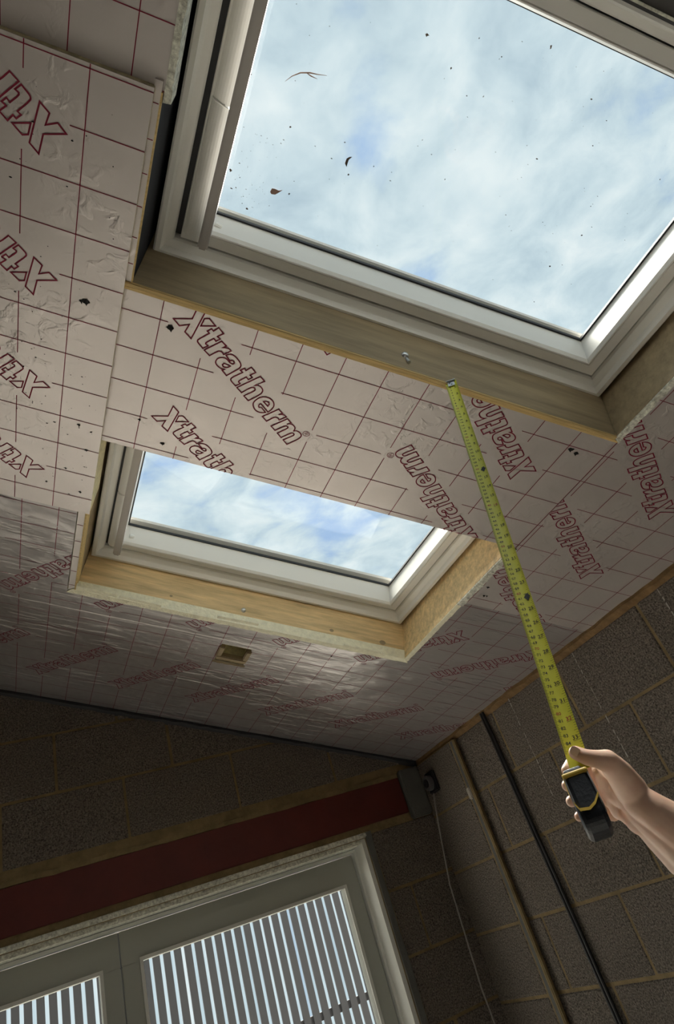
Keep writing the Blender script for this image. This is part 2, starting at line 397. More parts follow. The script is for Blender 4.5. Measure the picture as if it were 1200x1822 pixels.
def board(outer, holes, n, gu, gv, words, m='foil', label=None, thick=.10):
    rects = rects_minus(outer, holes)
    # foil face (thin) is the board's own mesh; the foam core shows at the cut edges
    b = MB()
    for r in rects: b.box(*r, n, n + .0015)
    o = b.obj('insulation_board', m, ceil_root)
    core = MB(); e = .0012
    for r in rects:
        rr = list(r)
        if abs(r[0] - outer[0]) < 1e-6: rr[0] += e
        if abs(r[1] - outer[1]) < 1e-6: rr[1] -= e
        if abs(r[2] - outer[2]) < 1e-6: rr[2] += e
        if abs(r[3] - outer[3]) < 1e-6: rr[3] -= e
        core.box(*rr, n + .0015, n + thick)
    core.obj('foam_core', 'foam', o)
    print_board(o, rects, n, gu, gv, words, outer)
    if label: o['label'] = label
    return o
FW, RV = 39.9, 219.9
DI = Vector((math.cos(math.radians(FW)), math.sin(math.radians(FW))))
# upper left board, B proud of it, the infill between the windows, right hand board and the lower course
bA = board((-2.46, -.066, -1.66, -.445), [], .004, -.1203, -.5456, [(-1.2, -.9, FW), (-.62, -1.2, RV), (-.62, -.9, RV), (-.62, -1.5, RV)], label='shaded board above the proud board')
bB = board((-2.48, -.0795, -.452, .722), [], -.013, -.0795, -.4445, [(-.2103 , -.3213 + .3 * k, RV) for k in range(-1, 4)] + [(-1.17, -.62 + .3 * k, FW) for k in range(0, 5)], label='proud board left of both windows')
bC = board((-.085, 1.1015, -.050, .418), [], 0, .0, .0, [(.028, -.0193 + .2996 * k, FW) for k in range(-1, 2)] + [(.973, .1166 + .3025 * k, RV) for k in range(0, 3)], label='board filling the strip between the two windows')
bD = board((1.1030, 1.596, -.455, .742), [], .001, 1.113, .0005, [(1.4058, .1189 - .315 + .315 * k, RV) for k in range(-1, 4)])
W_E = []
e = math.radians(130)
for k in range(-8, 6):
    W_E.append((-.0225 + .3125 * k + .275, 1.235 - .330, 130))
for k in range(-8, 6):
    W_E.append((.09 + .3135 * k - .275, 1.5455 + .330, 310))
HOLE = (.440, .552, 1.335, 1.468)
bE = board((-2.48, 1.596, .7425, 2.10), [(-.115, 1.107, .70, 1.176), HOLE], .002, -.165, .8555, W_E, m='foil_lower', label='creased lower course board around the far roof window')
# the pocket cut into the lower board, with its torn foil
pk = MB(); h = HOLE
pk.box(h[0], h[1], h[2], h[3], .070, .074)
pk.box(h[0] + .003, h[1] - .003, h[2] + .003, h[2] + .022, .030, .070)
pk.obj('pocket_back', 'foam', bE)
fl = MB()
zz = [(h[0] - .006 + i * .0125, U_(.0, .010)) for i in range(11)]
vs_ = []
for x, d in zz: vs_ += [(x, h[3] - .002, .001), (x, h[3] + .002 + d, -.004 - d * .2)]
fl.add(vs_, [(2 * i, 2 * i + 2, 2 * i + 3, 2 * i + 1) for i in range(10)])
fl.box(h[0] - .004, h[0] + .016, h[2] + .012, h[3] - .040, -.007, .012)
fl.box(h[1] - .016, h[1] + .004, h[2] + .012, h[3] - .040, -.007, .012)
fl.box(h[0] - .002, h[1] + .002, h[3] - .055, h[3] - .030, -.009, .010)
fl.obj('torn_foam_lip', 'timber_dim', bE, bevel=.003)
cr = MB()
def crease(v, u0, u1, w, hgt, wob=.002, step=.06):
    n = max(2, int((u1 - u0) / step)); vs_ = []
    for i in range(n + 1):
        u = u0 + (u1 - u0) * i / n; d = U_(-wob, wob); k = 1 if 0 < i < n else 0
        vs_ += [(u, v + d - w, .0018), (u, v + d, .0018 - hgt * k * U_(.7, 1)), (u, v + d + w * .5, .0018)]
    cr.add(vs_, [(3 * i + j, 3 * i + 3 + j, 3 * i + 4 + j, 3 * i + 1 + j) for i in range(n) for j in (0, 1)])
crease(1.305, -2.4, 1.44, .006, .0028)
crease(1.218, -.3, .30, .003, .0012); crease(1.262, -.24, .05, .003, .001)
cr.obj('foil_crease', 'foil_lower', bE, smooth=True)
cr = MB()
for i in range(150):
    v = random.gauss(1.47, .06); u = U_(-.5, 1.5); crease(v, u, u + U_(.01, .05), .0026, .0016, .001, .012)
for i in range(26):
    v = U_(.80, 1.0); u = U_(-.30, -.16); crease(v, u, u + U_(.02, .06), .004, .0015, .002, .012)
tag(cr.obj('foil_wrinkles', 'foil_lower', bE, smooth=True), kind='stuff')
# other boards that close the roof out of the picture
board((1.1030, 1.596, -1.66, -.459), [], 0, 1.113, .0005, [])
ub = MB(); ub.box(-.060, 1.1015, -1.66, -.812, 0, .10); ub.obj('dark_underlay_board', 'underlay', ceil_root)
sl_ = MB()
for uu in (.555, .592, .64, .70):
    sl_.box(uu, uu + .0012, -.86, -.838, -.0012, .001)
sl_.box(.50, .95, -.8165, -.8125, -.004, .002)
sl_.obj('cut_edge', 'foam_torn', ceil_root)
board((-2.48, 1.596, -3.70, -1.664), [], 0, .0, .0, [])
# screw holes punched in the foil
def hole(u, v, b, n, r=.005, two=False):
    mb = MB(); pts = []
    for i in range(11):
        a = 2 * math.pi * i / 11; rr = r * U_(.65, 1.15); pts.append((u + rr * math.cos(a) * 1.25, v + rr * math.sin(a), n - .0009))
    mb.add(pts, [tuple(range(11))])
    for i in (2, 5, 8):
        p, q = pts[i], pts[(i + 1) % 11]; mb.add([p, q, ((p[0] + q[0]) / 2 + (p[0] - u) * .5, (p[1] + q[1]) / 2 + (p[1] - v) * .5, n - .003)], [(0, 1, 2)])
    mb.obj('screw_hole', 'dark_hole', b)
for a in ((-.149, .0019, bB, -.013, .0065), (-.158, .004, bB, -.013, .004), (.0245, .0125, bC, 0, .0075), (.0655, .3725, bC, 0, .005), (.0, .310, bC, 0, .003),
          (1.0125, .010, bC, 0, .006), (1.031, .017, bC, 0, .006), (1.1306, .630, bD, .001, .004), (1.1433, .678, bD, .001, .004), (1.152, .676, bD, .001, .003),
          (-.110, .455, bB, -.013, .004), (-.112, .630, bB, -.013, .004), (-.155, .545, bB, -.013, .003), (-.20, .62, bB, -.013, .0028), (1.395, .065, bD, .001, .004), (.835, 1.262, bE, .002, .003), (-.135, .37, bB, -.013, .0035)):
    hole(*a)
sp = MB()
for i in range(80):
    u, v = U_(-.30, -.10), random.choice((U_(.15, .6), U_(-.4, .65))); r = U_(.0006, .0018); st = U_(.5, 2.2)
    sp.add([(u + r * math.cos(k * 1.2566) * st, v + r * math.sin(k * 1.2566), -.0141) for k in range(5)], [tuple(range(5))])
tag(sp.obj('dirt_specks', 'dark_hole', bB), kind='stuff')

# ------------------------------------------------------------------ lined openings
def rough_strip(mb, path0, path1, n0, n1, amp):
    k = len(path0); vs_ = []
    for i in range(k):
        (a, b), (c, d) = path0[i], path1[i]
        vs_ += [(a, b, n0 + U_(-amp, amp) * .4), (c + U_(-amp, amp), d + U_(-amp, amp), n0 + U_(-amp, amp)), (c, d, n1), (a, b, n1)]
    mb.add(vs_, [(4 * i + j, 4 * i + 4 + j, 4 * i + 4 + (j + 1) % 4, 4 * i + (j + 1) % 4) for i in range(k - 1) for j in range(4)] + [(0, 1, 2, 3), (4 * k - 4, 4 * k - 3, 4 * k - 2, 4 * k - 1)])
def lin(a, b, n): return [a + (b - a) * i / n for i in range(n + 1)]
t1 = empty('trim_1', ROOF, 'timber lining of the near roof window opening', kind='structure')
b = MB(); b.box(-.068, 1.082, -.070, -.061, .0, .24); b.obj('lining_board', 'timber_dim', t1)
b = MB(); b.box(-.085, 1.085, -.0695, -.0595, -.006, .010); b.obj('edge_batten', 'ply_edge', t1, bevel=.0012)
b = MB(); b.box(-.083, 1.0995, -.0590, -.0505, -.003, .10); b.obj('edge_batten', 'ply_edge', t1, bevel=.0012)
b = MB(); b.box(1.084, 1.092, -.806, -.062, .0, .24); b.obj('lining_board', 'timber_dim', t1)
b = MB(); rough_strip(b, [(1.0855, v) for v in lin(-.81, -.062, 60)], [(1.1015, v) for v in lin(-.81, -.052, 60)], -.004, .06, .0012); b.obj('foam_edge', 'foam_torn', t1)
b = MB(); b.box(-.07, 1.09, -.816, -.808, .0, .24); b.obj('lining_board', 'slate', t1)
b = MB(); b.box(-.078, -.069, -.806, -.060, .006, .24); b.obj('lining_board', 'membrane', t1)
b = MB(); rough_strip(b, [(-.0655, v) for v in lin(-.81, -.43, 50)], [(-.054, v) for v in lin(-.81, -.43, 50)], -.002, .05, .0018); b.obj('foam_edge', 'foam_torn', t1)
b = MB(); b.box(-.083, -.0695, -.462, -.062, -.001, .02); b.obj('foil_tape', 'foil', t1)
for k in range(6):
    b2 = MB(); y = -.425 + k * .063 + U_(-.004, .004); b2.box(-.082, -.0715, y, y + .0014, -.0018, -.0010); b2.obj('printed_tick', 'red_print', t1)
b = MB(); b.box(-.0698, -.067, -.445, -.064, -.003, .004); b.obj('edge_batten', 'ply_edge', t1)

t2 = empty('trim_2', ROOF, 'timber lining of the far roof window opening', kind='structure')
b = MB(); b.box(-.088, 1.086, 1.167, 1.176, .004, .24); b.obj('lining_board', 'timber', t2)
b = MB(); rough_strip(b, [(u, 1.161) for u in lin(-.10, 1.086, 70)], [(u, 1.188) for u in lin(-.115, 1.108, 70)], -.004, .03, .0010); b.obj('foam_edge', 'foam_pale', t2)
b = MB(); b.box(1.085, 1.093, .42, 1.168, .0, .24); b.obj('lining_board', 'timber', t2)
b = MB(); rough_strip(b, [(1.086, v) for v in lin(.42, .752, 34)], [(1.1075, v) for v in lin(.42, .752, 34)], -.005, .05, .0022); b.obj('foam_edge', 'foam_torn', t2)
b = MB(); rough_strip(b, [(1.086, v) for v in lin(.752, 1.176, 36)], [(1.1035, v) for v in lin(.752, 1.188, 36)], -.003, .05, .0010); b.obj('foam_edge', 'foam_pale', t2)
b = MB(); b.box(-.10, 1.09, .405, .4175, .003, .24); b.obj('lining_board', 'timber', t2)
b = MB(); b.box(-.097, -.089, .42, 1.168, .010, .24); b.obj('lining_board', 'timber_dim', t2)
b = MB(); b.box(-.092, -.0875, .42, 1.163, -.004, .045); b.obj('edge_batten', 'ply_edge', t2)
b = MB(); b.box(-.112, -.093, .722, 1.170, -.001, .02); b.obj('foil_tape', 'foil', t2)
for k in range(5):
    b2 = MB(); y = .80 + k * .085; b2.box(-.111, -.0935, y, y + .0014, -.0018, -.0010); b2.obj('printed_tick', 'red_print', t2)
b = MB(); b.box(-.0875, -.0815, .418, .735, -.006, .05); b.obj('edge_batten', 'ply_edge', t2)
# bolts through the lining
def bolt(u, v, n, par, tail):
    b = empty('coach_bolt', parent=None); b.parent = par; b.location = (u, v, n)
    h = MB(); prof = [(.0001, -.007), (.004, -.0066), (.0075, -.004), (.009, 0), (.0095, .001)]
    vs_ = []; sg = 14
    for r, y in prof: vs_ += [(r * math.cos(2 * math.pi * k / sg), y, r * math.sin(2 * math.pi * k / sg)) for k in range(sg)]
    h.add(vs_, [(i * sg + k, i * sg + (k + 1) % sg, (i + 1) * sg + (k + 1) % sg, (i + 1) * sg + k) for i in range(len(prof) - 1) for k in range(sg)] + [tuple(range(sg))])
    h.obj('bolt_head', 'steel', b, smooth=True)
    if tail:
        t = MB(); t.tube([(.004, .001, -.010), (.008, -.004, -.026)], .004, 10); t.obj('bolt_shank', 'galv', b)
bolt(.532, -.070, .048, t1, True); 
bolt(.470, 1.167, .055, t2, False)
# knots in the timber
for (u, n, r) in ((.215, .05, .004), (.80, .05, .006), (1.0, .045, .009)):
    k = MB(); k.add([(u + r * 1.4 * math.cos(i * .628), 1.1665, n + r * math.sin(i * .628)) for i in range(10)], [tuple(range(10))]); k.obj('timber_knot', 'timber_dim', t2)

# ------------------------------------------------------------------ roof windows
def rwindow(name, w, lining, label, flapd):
    root = empty(name, ROOF, label, kind='structure')
    u0, u1, v0, v1 = w['u0'], w['u1'], w['v0'], w['v1']
    fr = MB(); fr.ring([(0, .138), (.004, .135), (.014, .135), (.017, .142), (.019, .150), (.021, .152), (.033, .160), (.036, .166), (.036, .27), (0, .27)], u0, u1, v0, v1)
    fr.obj('outer_frame', 'pvc', root)
    g = MB(); g.ring([(.030, .185), (.046, .185), (.046, .19), (.030, .19)], u0, u1, v0, v1); g.obj('gap_seal', 'gasket', root)
    # the sash: head rail at the low u side is wider
    su0 = u0 + .060
    sh = MB(); sh.ring([(0, .170), (.002, .1645), (.027, .1635), (.0285, .167), (.030, .1625), (.0325, .1635), (.0375, .172), (.0425, .236), (.0425, .246), (0, .262)], su0 - .012, u1 - .0385, v0 + .0395, v1 - .0395)
    sh.obj('sash', 'pvc_white' if False else 'pvc', root)
    gu0 = su0 - .012 + .0425; gs = [(0, .2352), (.0045, .2352), (.0045, .2425), (0, .2425)]
    s2 = MB(); s2.ring(gs, gu0 - .001, u1 - .0815, v0 + .0825, v1 - .0825); s2.obj('glazing_seal', 'gasket', root)
    p = MB(); p.box(gu0 - .004, u1 - .079, v0 + .080, v1 - .080, .2415, .2455); p.obj('glass_pane', 'glass', root)
    # outer cladding lip seen through the glass at the foot
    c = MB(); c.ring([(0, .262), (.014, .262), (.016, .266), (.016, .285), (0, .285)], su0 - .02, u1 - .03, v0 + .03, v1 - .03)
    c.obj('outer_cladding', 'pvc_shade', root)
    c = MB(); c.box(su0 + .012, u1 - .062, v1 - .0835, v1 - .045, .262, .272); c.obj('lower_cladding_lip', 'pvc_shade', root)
    # gap between frame and ventilation flap, the flap in two lengths, the control bar
    d = MB(); d.box(u0 + .036, su0 + .004, v0 + .04, v1 - .045, .1705, .185); d.obj('flap_shadow_gap', 'gasket', root)
    vm = (v0 + v1) / 2 + .022; f0, f1, nb = flapd[:3]
    for a, bb in ((v0 + .05, vm), (vm, v1 - .063)):
        f = MB(); sg = 10; vs_ = []; mir = 0 if a < vm else 1
        r = (f1 - f0) / 2; cx = (f0 + f1) / 2
        for j, y in enumerate((a, bb)):
            for i in range(sg + 1):
                an = math.pi * i / sg
                dy = 0
                if (j == 1): dy = .014 * (i / sg) if mir == 0 else .020 * (i / sg)
                if (j == 0 and mir == 1): dy = .014 * (i / sg) + .003
                vs_.append((cx - r * math.cos(an), y + dy, (.168 if mir == 0 else .1645) - r * (.55 if mir == 0 else .66) * math.sin(an)))
        n = sg + 1
        f.add(vs_, [(i, i + 1, n + i + 1, n + i) for i in range(sg)] + [tuple(range(n)), tuple(range(n, 2 * n)), (0, sg, n + sg, n)])
        f.obj('ventilation_flap', 'pvc', root)
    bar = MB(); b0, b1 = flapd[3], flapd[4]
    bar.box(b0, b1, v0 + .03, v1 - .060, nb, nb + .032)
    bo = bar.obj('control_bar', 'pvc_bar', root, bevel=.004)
    kn = MB(); kn.tube([(flapd[5], v1 - .078, .196), (flapd[5] + .016, v1 - .0745, .196)], .0085, 14); kn.obj('barrel_bolt', 'pvc_white', root, bevel=.0015)
    # roof flashing outside
    fl = MB(); fl.ring([(-.06, .235), (0, .235), (0, .275), (-.06, .26)], u0, u1, v0, v1); fl.obj('flashing', 'slate', root)
    return root
rw1 = rwindow('window_1', W1, t1, 'near roof window with white frame and speckled glass', (-.0055, .0308, .108, .0325, .0535, .052))
rw2 = rwindow('window_2', W2, t2, 'far roof window beyond the insulation strip', (-.0360, -.0118, .118, -.0085, .0150, .026))

# dirt lying on the near pane
PN = .2408
def glass_bits(n, box, parent, rmax=.0025):
    g = MB()
    for i in range(n):
        u, v = U_(box[0], box[1]), U_(box[2], box[3]); r = U_(.0004, rmax) * (1 if R_() < .2 else .5); k = random.choice((3, 4, 5)); st = U_(.4, 2.5)
        a0 = U_(0, 6)
        g.add([(u + r * st * math.cos(a0 + 6.283 * j / k), v + r * math.sin(a0 + 6.283 * j / k), PN) for j in range(k)], [tuple(range(k))])
    return g
def pane_uv(x, y):
    d = WM @ Vector(((x - 600) / F, (y - 800) / F, 1)); t = ((O + NX * PN - CAM).dot(NX)) / d.dot(NX); P = CAM + d * t - O; return P.dot(UX), P.dot(VX)
g = MB()
for (x, y, s) in ((447, 132, 2), (528, 7, 1), (551, 63, 1), (761, 62, 4), (853, 68, 1.5), (803, 122, 2.5), (889, 105, 1), (791, 140, 1), (861, 171, 1.5), (614, 253, 2), (620, 310, 3), (752, 249, 1.5), (744, 260, 1), (938, 259, 1.3),
                  (410, 303, 4), (440, 372, 3.5), (515, 345, 2.5), (420, 334, 2), (479, 366, 1.2), (431, 362, 1.5), (1036, 418, 3), (979, 474, 3), (906, 403, 1), (1175, 319, 2), (890, 349, 1), (1117, 380, 1), (981, 84, 4), (1004, 339, 1), (517, 226, 2.5), (561, 260, 1.6), (441, 298, 1.5), (427, 316, 1.5), (696, 322, 1), (830, 348, 1), (1052, 367, 1.4)):
    u, v = pane_uv(x, y); a0 = U_(0, 6); k = 6
    g.add([(u + s * .0007 * U_(.3, 1.6) * math.cos(a0 + 6.283 * j / k), v + s * .0007 * U_(.3, 1.6) * math.sin(a0 + 6.283 * j / k), PN) for j in range(k)], [tuple(range(k))])
g2 = glass_bits(130, (.06, .95, -.70, -.17), None, .0016); g.add(g2.v, g2.f)
g3 = glass_bits(60, (.06, .16, -.36, -.18), None, .0014); g.add(g3.v, g3.f)
o = g.obj('pane_dirt', 'leaf', None, mtx=ROOF); tag(o, 'fine dark specks of dirt scattered over the near roof window glass', 'dirt', kind='stuff')
def pane_path(pts, w, name, m, label, cat):
    P = [pane_uv(*p) for p in pts]; mb = MB()
    ws = w if isinstance(w, list) else [w] * len(P)
    vs_ = [(p[0], p[1], PN - .0016) for p in P]
    mb.tube(vs_, ws, 6); o = mb.obj(name, m, None, mtx=ROOF); tag(o, label, cat); return o
tw = pane_path([(508, 144), (520, 135), (535, 129), (552, 129), (566, 132), (582, 134)], [.0003, .0008, .0012, .0013, .0008, .0003], 'seed_twig', 'leaf_pink', 'thin curved twig with a side sprig on the near roof window glass', 'twig')
P = [pane_uv(*p) for p in ((547, 130), (554, 135), (565, 140))]; mb = MB(); mb.tube([(p[0], p[1], PN - .0015) for p in P], [.0008, .0011, .0003], 6); mb.obj('side_sprig', 'leaf_pink', tw)
def fleck(pts, name, m, label, cat='leaf'):
    P = [pane_uv(*p) for p in pts]; mb = MB(); n = len(P)
    mb.add([(p[0], p[1], PN - .001) for p in P] + [(p[0], p[1], PN - .0002) for p in P], [tuple(range(n)), tuple(range(n, 2 * n))[::-1]] + [(i, (i + 1) % n, n + (i + 1) % n, n + i) for i in range(n)])
    o = mb.obj(name, m, None, mtx=ROOF); tag(o, label, cat)
fleck([(614, 290), (617, 282), (622, 279), (627, 279), (621, 284), (619, 290), (617, 297)], 'leaf_scrap', 'leaf', 'dark curled leaf scrap above a tiny triangular speck on the near roof window glass')
fleck([(481, 341), (484, 335), (490, 336), (496, 339), (503, 338), (497, 342), (490, 346), (483, 345)], 'leaf_scrap', 'leaf_pink', 'pinkish tailed leaf scrap low on the left of the near roof window glass')

# loose packing pieces of foam on the far opening's edge
def offcut(u0, u1, v0, n0, tilt, label, w=.016, t=.007):
    mb = MB(); k = 8; us = lin(u0, u1, k); vs_ = []
    for i, u in enumerate(us):
        a = U_(-.0008, .0008); dn = tilt * (i / k)
        vs_ += [(u, v0 + a, n0 + dn), (u, v0 + w + a, n0 + dn), (u, v0 + w, n0 + t + dn), (u, v0, n0 + t + dn)]
    mb.add(vs_, [(4 * i + j, 4 * i + 4 + j, 4 * i + 4 + (j + 1) % 4, 4 * i + (j + 1) % 4) for i in range(k) for j in range(4)] + [(0, 1, 2, 3), (4 * k, 4 * k + 1, 4 * k + 2, 4 * k + 3)])
    o = mb.obj('foam_offcut', 'foam_pale', None, mtx=ROOF); tag(o, label, 'foam', 'foam offcuts wedged along the far opening'); return o
offcut(-.086, .045, 1.122, -.012, .0, 'cream foam offcut in the left corner below the far roof window', .020, .010)
offcut(.052, .190, 1.134, -.008, -.003, 'cream foam offcut next to the left corner one under the far roof window', .014)
offcut(.380, .524, 1.128, -.009, .003, 'cream foam offcut under the bolt of the far roof window', .016)
offcut(.845, .985, 1.148, -.006, .0, 'thin cream foam offcut nearest the right corner of the far roof window', .012, .004)
# ------------------------------------------------------------------ walls of concrete block
def clip_blocks(bm_, co, no):
    bmesh.ops.bisect_plane(bm_, geom=list(bm_.verts) + list(bm_.edges) + list(bm_.faces), plane_co=co, plane_no=no, clear_outer=True)
    es = [e for e in bm_.edges if e.is_boundary]
    if es: bmesh.ops.edgeloop_fill(bm_, edges=es)
def block(parent, x0, x1, y0, y1, z0, z1, slope=False):
    mb = MB(); mb.box(x0, x1, y0, y1, z0, z1)
    me = bpy.data.meshes.new('concrete_block'); me.from_pydata(mb.v, [], mb.f); bm_ = bmesh.new(); bm_.from_mesh(me)
    bmesh.ops.recalc_face_normals(bm_, faces=bm_.faces)
    if slope: clip_blocks(bm_, cw(0, 0, -.012), NX)
    if not bm_.faces: bm_.free(); return
    bmesh.ops.bevel(bm_, geom=list(bm_.edges), offset=.004, segments=1, affect='EDGES', clamp_overlap=True)
    bm_.to_mesh(me); bm_.free(); me.materials.append(MATS['block'])
    o = bpy.data.objects.new('concrete_block', me); COL.objects.link(o); o.parent = parent
BEDS = [1.355 - .2275 * k for k in range(7, 0, -1)] + [1.355, 1.5825, 1.810, 2.0375, 2.265, 2.4925, 2.72, 2.9475]
# right wall: mortar slab with the blocks standing 4 mm proud
wr = MB(); wr.box(XR + .004, XR + .22, -2.8, YG + .2, FLOOR, 2.3)
wr = wr.obj('wall_right', 'mortar'); tag(wr, 'dark blockwork wall behind the hand', kind='structure')
for c in range(len(BEDS)):
    z0 = BEDS[c] + .005; z1 = z0 + .2175
    if z0 > 2.1: break
    if z0 < .55: continue
    off = 1.413 if (c % 2 == (10 - 0) % 2) else 1.638
    # joints: course under 2.0375 breaks at 1.413, the one below at 1.638, alternating
    off = 1.413 if (9 - c) % 2 == 0 else 1.638
    y = off - .45 * 4
    while y < YG - .02:
        a, b_ = y + .005 + U_(-.002, .002), min(y + .445, YG - .002)
        if b_ > .1 and b_ - a > .05: block(wr, XR + U_(-.001, .001), XR + .06, a, b_, z0 + U_(-.001, .001), min(z1 + U_(-.001, .001), 2.036))
        y += .45
# mortar fillet packed between the wall head and the boards
mb = MB(); k = 70; vs_ = []
for i, y in enumerate(lin(-.5, 2.99, k)):
    w = .010 + U_(0, .008); d = .022 + U_(-.006, .010)
    vs_ += [(XR + .006, y, 2.035 - d * .3), (XR - w, y, 2.046 + U_(-.004, .004)), (XR - w * .6, y, 2.066), (XR + .006, y, 2.066)]
mb.add(vs_, [(4 * i + j, 4 * i + 4 + j, 4 * i + 4 + (j + 1) % 4, 4 * i + (j + 1) % 4) for i in range(k) for j in range(4)])
mb.obj('mortar_fillet', 'mortar_edge', wr)
# chalky vertical dribbles on the blocks
def dribble(y, z0, z1, w=.004):
    mb = MB(); z = z1; x = XR - .0022
    while z > z0:
        h_ = U_(.008, .03); a = U_(.4, 1.2) * w
        if R_() < .9:
            yy = y + U_(-.0012, .0012)
            mb.add([(x, yy - a / 2, z), (x, yy + a / 2, z - .002), (x, yy + a / 2 * U_(.6, 1.1), z - h_), (x, yy - a / 2 * U_(.6, 1.1), z - h_ + .003)], [(0, 1, 2, 3)])
        z -= h_ + U_(0, .006)
    mb.obj('mortar_dribble', 'chalk', wr)
dribble(2.175, 1.68, 2.035, .005); dribble(1.753, 1.66, 2.03, .005); dribble(1.31, 1.78, 2.03, .005)
# pier of blockwork at the far end with a metal bead and a movement strip
pr = MB(); pr.box(XR - .018, XR + .01, 2.625, YG - .004, .55, 2.036); 
prt = pr.obj('movement_strip', 'mortar', wr)
for c in range(len(BEDS)):
    z0 = BEDS[c] + .005
    if z0 > 1.9 or z0 < .55: continue
    block(wr, XR - .022, XR, 2.66, YG - .006, z0, min(z0 + .2175, 2.036))
bd = MB(); bd.box(XR - .024, XR - .016, 2.607, 2.625, .55, 2.03); bd.box(XR - .026, XR - .0235, 2.613, 2.617, .55, 2.03); bd.obj('angle_bead', 'mortar', wr)
bd = MB(); bd.box(XR - .0215, XR - .012, 2.626, 2.648, .55, 2.03); bd.obj('movement_filler', 'concrete', wr)

# far gable wall with the door opening
DX0, DX1, DH = -1.62, 1.405, 1.818
LX0, LX1, LZ0, LZ1 = -2.0, 1.650, 1.862, 2.010
wf = MB()
def wall_poly(mb, x0, x1, z0, y0, y1):     # a wall piece whose top follows the roof
    t0, t1_ = roof_z(x0, .05), roof_z(x1, .05)
    mb.add([(x0, y0, z0), (x1, y0, z0), (x1, y0, t1_), (x0, y0, t0), (x0, y1, z0), (x1, y1, z0), (x1, y1, t1_), (x0, y1, t0)],
           [(0, 3, 2, 1), (4, 5, 6, 7), (0, 1, 5, 4), (1, 2, 6, 5), (2, 3, 7, 6), (3, 0, 4, 7)])
wall_poly(wf, -2.35, XR + .22, LZ1 + .012, YG + .004, YG + .30)
wf.box(LX1 + .004, XR + .22, YG + .004, YG + .30, DH, LZ1 + .012)
wf.box(-2.35, LX1 + .004, YG + .05, YG + .30, DH + .035, LZ1 + .012)
wf.box(-2.35, LX1 + .004, YG + .003, YG + .30, DH, LZ0)
wf.box(-2.35, DX0, YG + .004, YG + .30, FLOOR, DH); wf.box(DX1, XR + .22, YG + .004, YG + .30, FLOOR, DH)
wf = wf.obj('wall_far', 'mortar'); tag(wf, 'far gable wall of dark blockwork above the door', kind='structure')
for c in range(len(BEDS)):
    z0 = BEDS[c] + .005 + .0225
    z1 = z0 + .2175
    if z0 < .1: continue
    off = .45 if c % 2 == 0 else .20
    x = off - .45 * 7
    while x < XR:
        a, b_ = x + .006 + U_(-.003, .003), min(x + .444, XR - .012); zz0, zz1 = z0 + U_(-.002, .002), z1 + U_(-.002, .002)
        x += .45
        if b_ < -1.3 or b_ - a < .04: continue
        if zz1 > LZ0 and zz0 < LZ1 + .02:           # lintel course
            if zz0 < LZ1 + .02 <= zz1 - .03: zz0 = LZ1 + .022
            elif zz0 < DH < LZ0: zz1 = min(zz1, LZ0 - .03)
            else: continue
            if zz1 - zz0 < .03: continue
        if zz0 < DH:
            if a < DX1 + .05 and b_ > DX0:
                if a < DX0 - .06: b_ = DX0 - .012
                elif b_ > DX1 + .06: a = DX1 + .035
                else: continue
            zz1 = min(zz1, DH + .02 if not (a > DX1) else zz1)
        if zz1 - zz0 < .03 or b_ - a < .04: continue
        if b_ > LX1 and zz1 > LZ0 - .02 and zz0 < LZ1: continue
        block(wf, a, b_, YG + U_(-.0015, .001), YG + .06, zz0, zz1, slope=True)
mb = MB(); k = 90; vs_ = []
for i, x in enumerate(lin(-1.4, XR - .01, k)):
    zt = roof_z(x) ; w = .008 + U_(0, .006)
    vs_ += [(x, YG + .008, zt - .028), (x, YG - w, zt - .012 + U_(-.003, .003)), (x, YG - w * .6, zt + .002), (x, YG + .008, zt + .004)]
mb.add(vs_, [(4 * i + j, 4 * i + 4 + j, 4 * i + 4 + (j + 1) % 4, 4 * i + (j + 1) % 4) for i in range(k) for j in range(4)])
mb.obj('mortar_fillet', 'slate', wf)
# mortar bed line over the lintel, ragged
mb = MB(); k = 60; vs_ = []
for i, x in enumerate(lin(-1.4, LX1, k)):
    vs_ += [(x, YG - .004 - U_(0, .003), LZ1 + .001 + U_(-.003, .003)), (x, YG - .003 - U_(0, .003), LZ1 + .018 + U_(-.004, .004)), (x, YG + .006, LZ1 + .02), (x, YG + .006, LZ1)]
mb.add(vs_, [(4 * i + j, 4 * i + 4 + j, 4 * i + 4 + (j + 1) % 4, 4 * i + (j + 1) % 4) for i in range(k) for j in range(4)])
mb.obj('mortar_bed', 'mortar', wf)

# red lintel beam
lb = MB(); lb.box(LX0, LX1, YG - .006, YG + .004, LZ0, LZ1); lb.box(LX0, LX1, YG + .004, YG + .048, LZ1 - .012, LZ1); lb.box(LX0, LX1, YG + .004, YG + .048, LZ0, LZ0 + .012)
lb = lb.obj('steel_beam', 'red_oxide', bevel=.002); tag(lb, 'dark red painted steel lintel beam over the door', 'beam')
# padstone at its end
ps = MB(); ps.box(1.655, XR - .024, YG - .028, YG + .02, 1.83, 2.035); ps = ps.obj('padstone', 'concrete', bevel=.006); tag(ps, 'grey concrete padstone in the corner at the end of the red beam', 'padstone')
